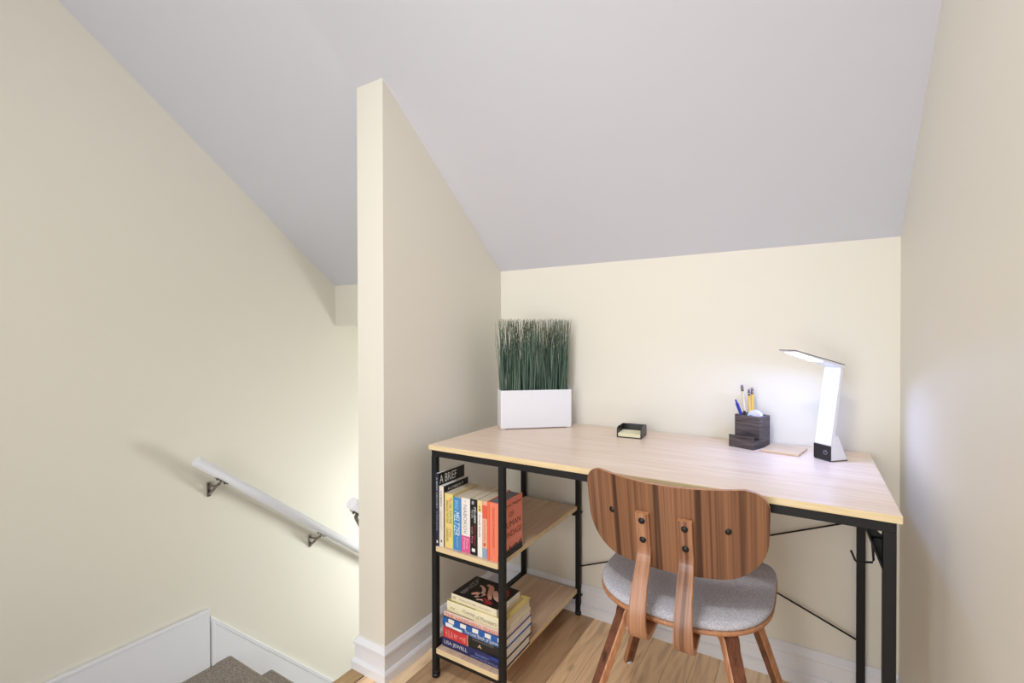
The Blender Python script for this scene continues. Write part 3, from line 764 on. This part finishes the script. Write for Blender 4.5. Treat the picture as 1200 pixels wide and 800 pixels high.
spine_text(k, 'H I L A', .224, .196, .005, .028, flat(240, 180, 170), True); spine_text(k, 'RY', .190, .176, .008, .022, flat(240, 180, 170), True); spine_text(k, 'M', .168, .160, .012, .020, flat(240, 180, 170), True); spine_text(k, 'HI', .156, .146, .007, .024, flat(240, 180, 170), True)
spine_patch(k, .0, .002, flat(60, 40, 40), hard=True)
spine_text(k, 'A', .098, .084, .010, .020, flat(236, 228, 180), True); spine_patch(k, .040, .120, flat(90, 84, 80), .027, .031, hard=True, name='spine_band'); spine_patch(k, .012, .018, flat(206, 196, 170), .004, .024, hard=True, name='publisher_mark')
k = lay('blue book with white cloud blocks on its spine, middle of the stack', .030, .238, .160, -.762, 1.195, flat(32, 92, 168), front=flat(50, 60, 140), hard=True)
for i in range(5):
    z0_ = .196-i*.047
    spine_patch(k, z0_-.004, z0_+.018, WH, .018, .0295, hard=True, name='cloud_block')
spine_patch(k, .196, .226, WH, .004, .016, hard=True, name='cloud_block'); spine_patch(k, .160, .196, WH, .003, .010, hard=True, name='cloud_block')
spine_text(k, 'The Lost Book of Summer', .150, .012, .0065, .0165, WH, True); spine_text(k, 'a novel of one year', .120, .040, .0015, .005, flat(200, 214, 240), True)
k = lay('pale pink book with rosy block lettering above the blue spine', .018, .234, .154, -.764, 1.199, flat(226, 200, 186), front=flat(225, 214, 190), hard=True)
spine_text(k, 'THE VANISHING SEASON', .228, .010, .003, .015, flat(222, 118, 112), True)
CR = flat(238, 230, 196)
k = lay('cream hardcover with gold-framed cover, second from the top of the stack', .033, .222, .152, -.767, 1.203, CR, front=flat(226, 206, 120), pages=PAGE, hard=True)
spine_text(k, 'A Cosmology', .160, .110, .010, .024, flat(150, 150, 150), True); spine_text(k, 'of Monsters', .106, .030, .008, .022, flat(160, 156, 150), True); spine_text(k, 'Ed', .205, .190, .012, .018, flat(150, 146, 140), True)
front_patch(k, .012, .140, .012, .210, flat(214, 190, 146)); w_ = k['_w']
b = MB()
for (a0, a1, c0, c1) in ((.018, .134, .018, .021), (.018, .134, .202, .205), (.018, .021, .018, .205), (.131, .134, .018, .205)): b.box(w_, w_+.0006, a0, a1, c0, c1, flat(170, 146, 70))
b.build('gilt_frame', k)
k = lay('cream-spined book with black painted cover on top of the stack', .022, .178, .132, -.800, 1.206, flat(236, 228, 200), front=BK, pages=PAGEW, rz=math.radians(-1.5))
spine_text(k, 'WG', .172, .160, .007, .015, flat(120, 110, 100)); spine_text(k, 'Wolves of the Calla', .146, .078, .009, .014, flat(130, 124, 116)); spine_text(k, 'a short history', .070, .022, .008, .013, flat(130, 124, 116))
# plain painterly swirls (in cover coordinates: y depth, z height measured from the right end)
SK = flat(214, 160, 138); SK2 = flat(228, 188, 166); RD = flat(150, 44, 52)
def swirl(pts, wd, m):
    P = catmull([(0, a, c) for a, c in pts], 6); Lf, Rt = [], []
    for i, p in enumerate(P):
        d = (P[min(i+1, len(P)-1)]-P[max(i-1, 0)]).normalized(); n_ = Vector((0, -d.z, d.y)); ww = wd*(.45+.55*math.sin(PI*(i+1)/(len(P)+1)))
        Lf.append(p+n_*ww); Rt.append(p-n_*ww)
    bb = MB(); i_ = bb.mi(m); X = k['_w']+.0006
    for i in range(len(P)-1):
        vs = [bb.bm.verts.new((X, q_.y, q_.z)) for q_ in (Lf[i], Lf[i+1], Rt[i+1], Rt[i])]
        f = bb.bm.faces.new(vs)
    bmesh.ops.remove_doubles(bb.bm, verts=bb.bm.verts, dist=1e-5)
    bb.build('cover_art', k)
swirl([(.030, .120), (.042, .108), (.040, .092), (.052, .080)], .0085, SK)
swirl([(.088, .128), (.082, .112), (.068, .098), (.050, .092), (.030, .094), (.022, .102)], .006, SK2)
swirl([(.104, .110), (.098, .090), (.080, .078), (.056, .066), (.034, .050)], .0095, SK)
swirl([(.084, .066), (.070, .052), (.052, .036), (.040, .020)], .010, SK2)
swirl([(.012, .088), (.020, .072), (.014, .058)], .004, SK2)
swirl([(.030, .070), (.018, .050), (.016, .030)], .010, RD)
swirl([(.110, .040), (.090, .028), (.070, .018)], .012, RD)
front_text(k, 'REALITY IS', .018, .110, .150, .156, flat(210, 206, 206)); front_text(k, 'NOT WHAT', .018, .100, .141, .147, flat(200, 196, 196)); front_text(k, 'carlo', .070, .124, .160, .164, flat(190, 186, 186))

# ------------------------------------------------------------------ lights
def area(name, loc, target, sx, sy, power, col, spread=PI):
    l = bpy.data.lights.new(name, 'AREA'); l.shape = 'RECTANGLE'; l.size = sx; l.size_y = sy; l.energy = power; l.color = col; l.spread = spread
    o = bpy.data.objects.new(name, l); COL.objects.link(o); o.location = loc
    o.rotation_euler = (Vector(target)-Vector(loc)).to_track_quat('-Z', 'Y').to_euler(); return o
area('rear_fill_light', ((wx0+wx1)/2, YR+.03, (wz0+wz1)/2), ((wx0+wx1)/2, 2, 1.3), 1.3, 1.85, 20, (1.0, .985, .965), math.radians(125))  # added soft fill from behind the camera, placed at the added window
# added ceiling fixture, unseen behind the camera, glowing as extra fill
cf = thing('added_ceiling_light', 'added round white flush ceiling fill light, unseen behind the viewpoint', 'ceiling light', (-.40, -.10, 2.5))
b = MB(); b.tube((0, 0, -.03), (0, 0, 0), .22, M['white'], 40); b.build('mount', cf)
dm = new_mat('added fill diffuser', (.9, .9, .88), .4, emit=(1, .98, .95), estr=10)
b = MB(); b.tube((0, 0, -.075), (0, 0, -.03), .17, dm, 40, r1=.205); b.build('diffuser', cf)
sl = bpy.data.lights.new('added_fill_spot', 'SPOT'); sl.energy = 64; sl.spot_size = math.radians(100); sl.spot_blend = 1; sl.shadow_soft_size = .16; sl.color = (1, .985, .97)  # added spot under the fixture, brightens desk, seat and floor
so = bpy.data.objects.new('added_fill_spot', sl); COL.objects.link(so); so.location = (-.40, -.10, 2.40)
so.rotation_euler = (Vector((-.55, 1.45, .3))-so.location).to_track_quat('-Z', 'Y').to_euler()
area('stair_window_daylight', (XW-.03, 2.8, -.30), (XL, 1.2, .40), .45, .45, 33, (.95, .99, .98))

w_ = bpy.data.worlds.new('World'); SC.world = w_; w_.use_nodes = True
bg = w_.node_tree.nodes['Background']; bg.inputs['Color'].default_value = (.75, .85, 1, 1); bg.inputs['Strength'].default_value = .8

# ------------------------------------------------------------------ camera
cam = bpy.data.cameras.new('Camera'); co = bpy.data.objects.new('Camera', cam); COL.objects.link(co)
cam.sensor_width = 36; cam.sensor_fit = 'HORIZONTAL'; cam.lens = 562.95*36/1200; cam.clip_start = .02
co.matrix_world = Matrix.Translation((0, 0, 1.0948)) @ Matrix.Rotation(math.radians(31.6703), 4, 'Z') @ Matrix.Rotation(math.radians(90-.4746), 4, 'X') @ Matrix.Rotation(math.radians(-.1088), 4, 'Z')
SC.camera = co
vs = SC.view_settings; vs.view_transform = 'Standard'; vs.look = 'None'; vs.gamma = 1; vs.use_curve_mapping = False; vs.exposure = 0.0
for o in bpy.data.objects:
    for kk in ('_w', '_h', '_d'):
        if kk in o: del o[kk]
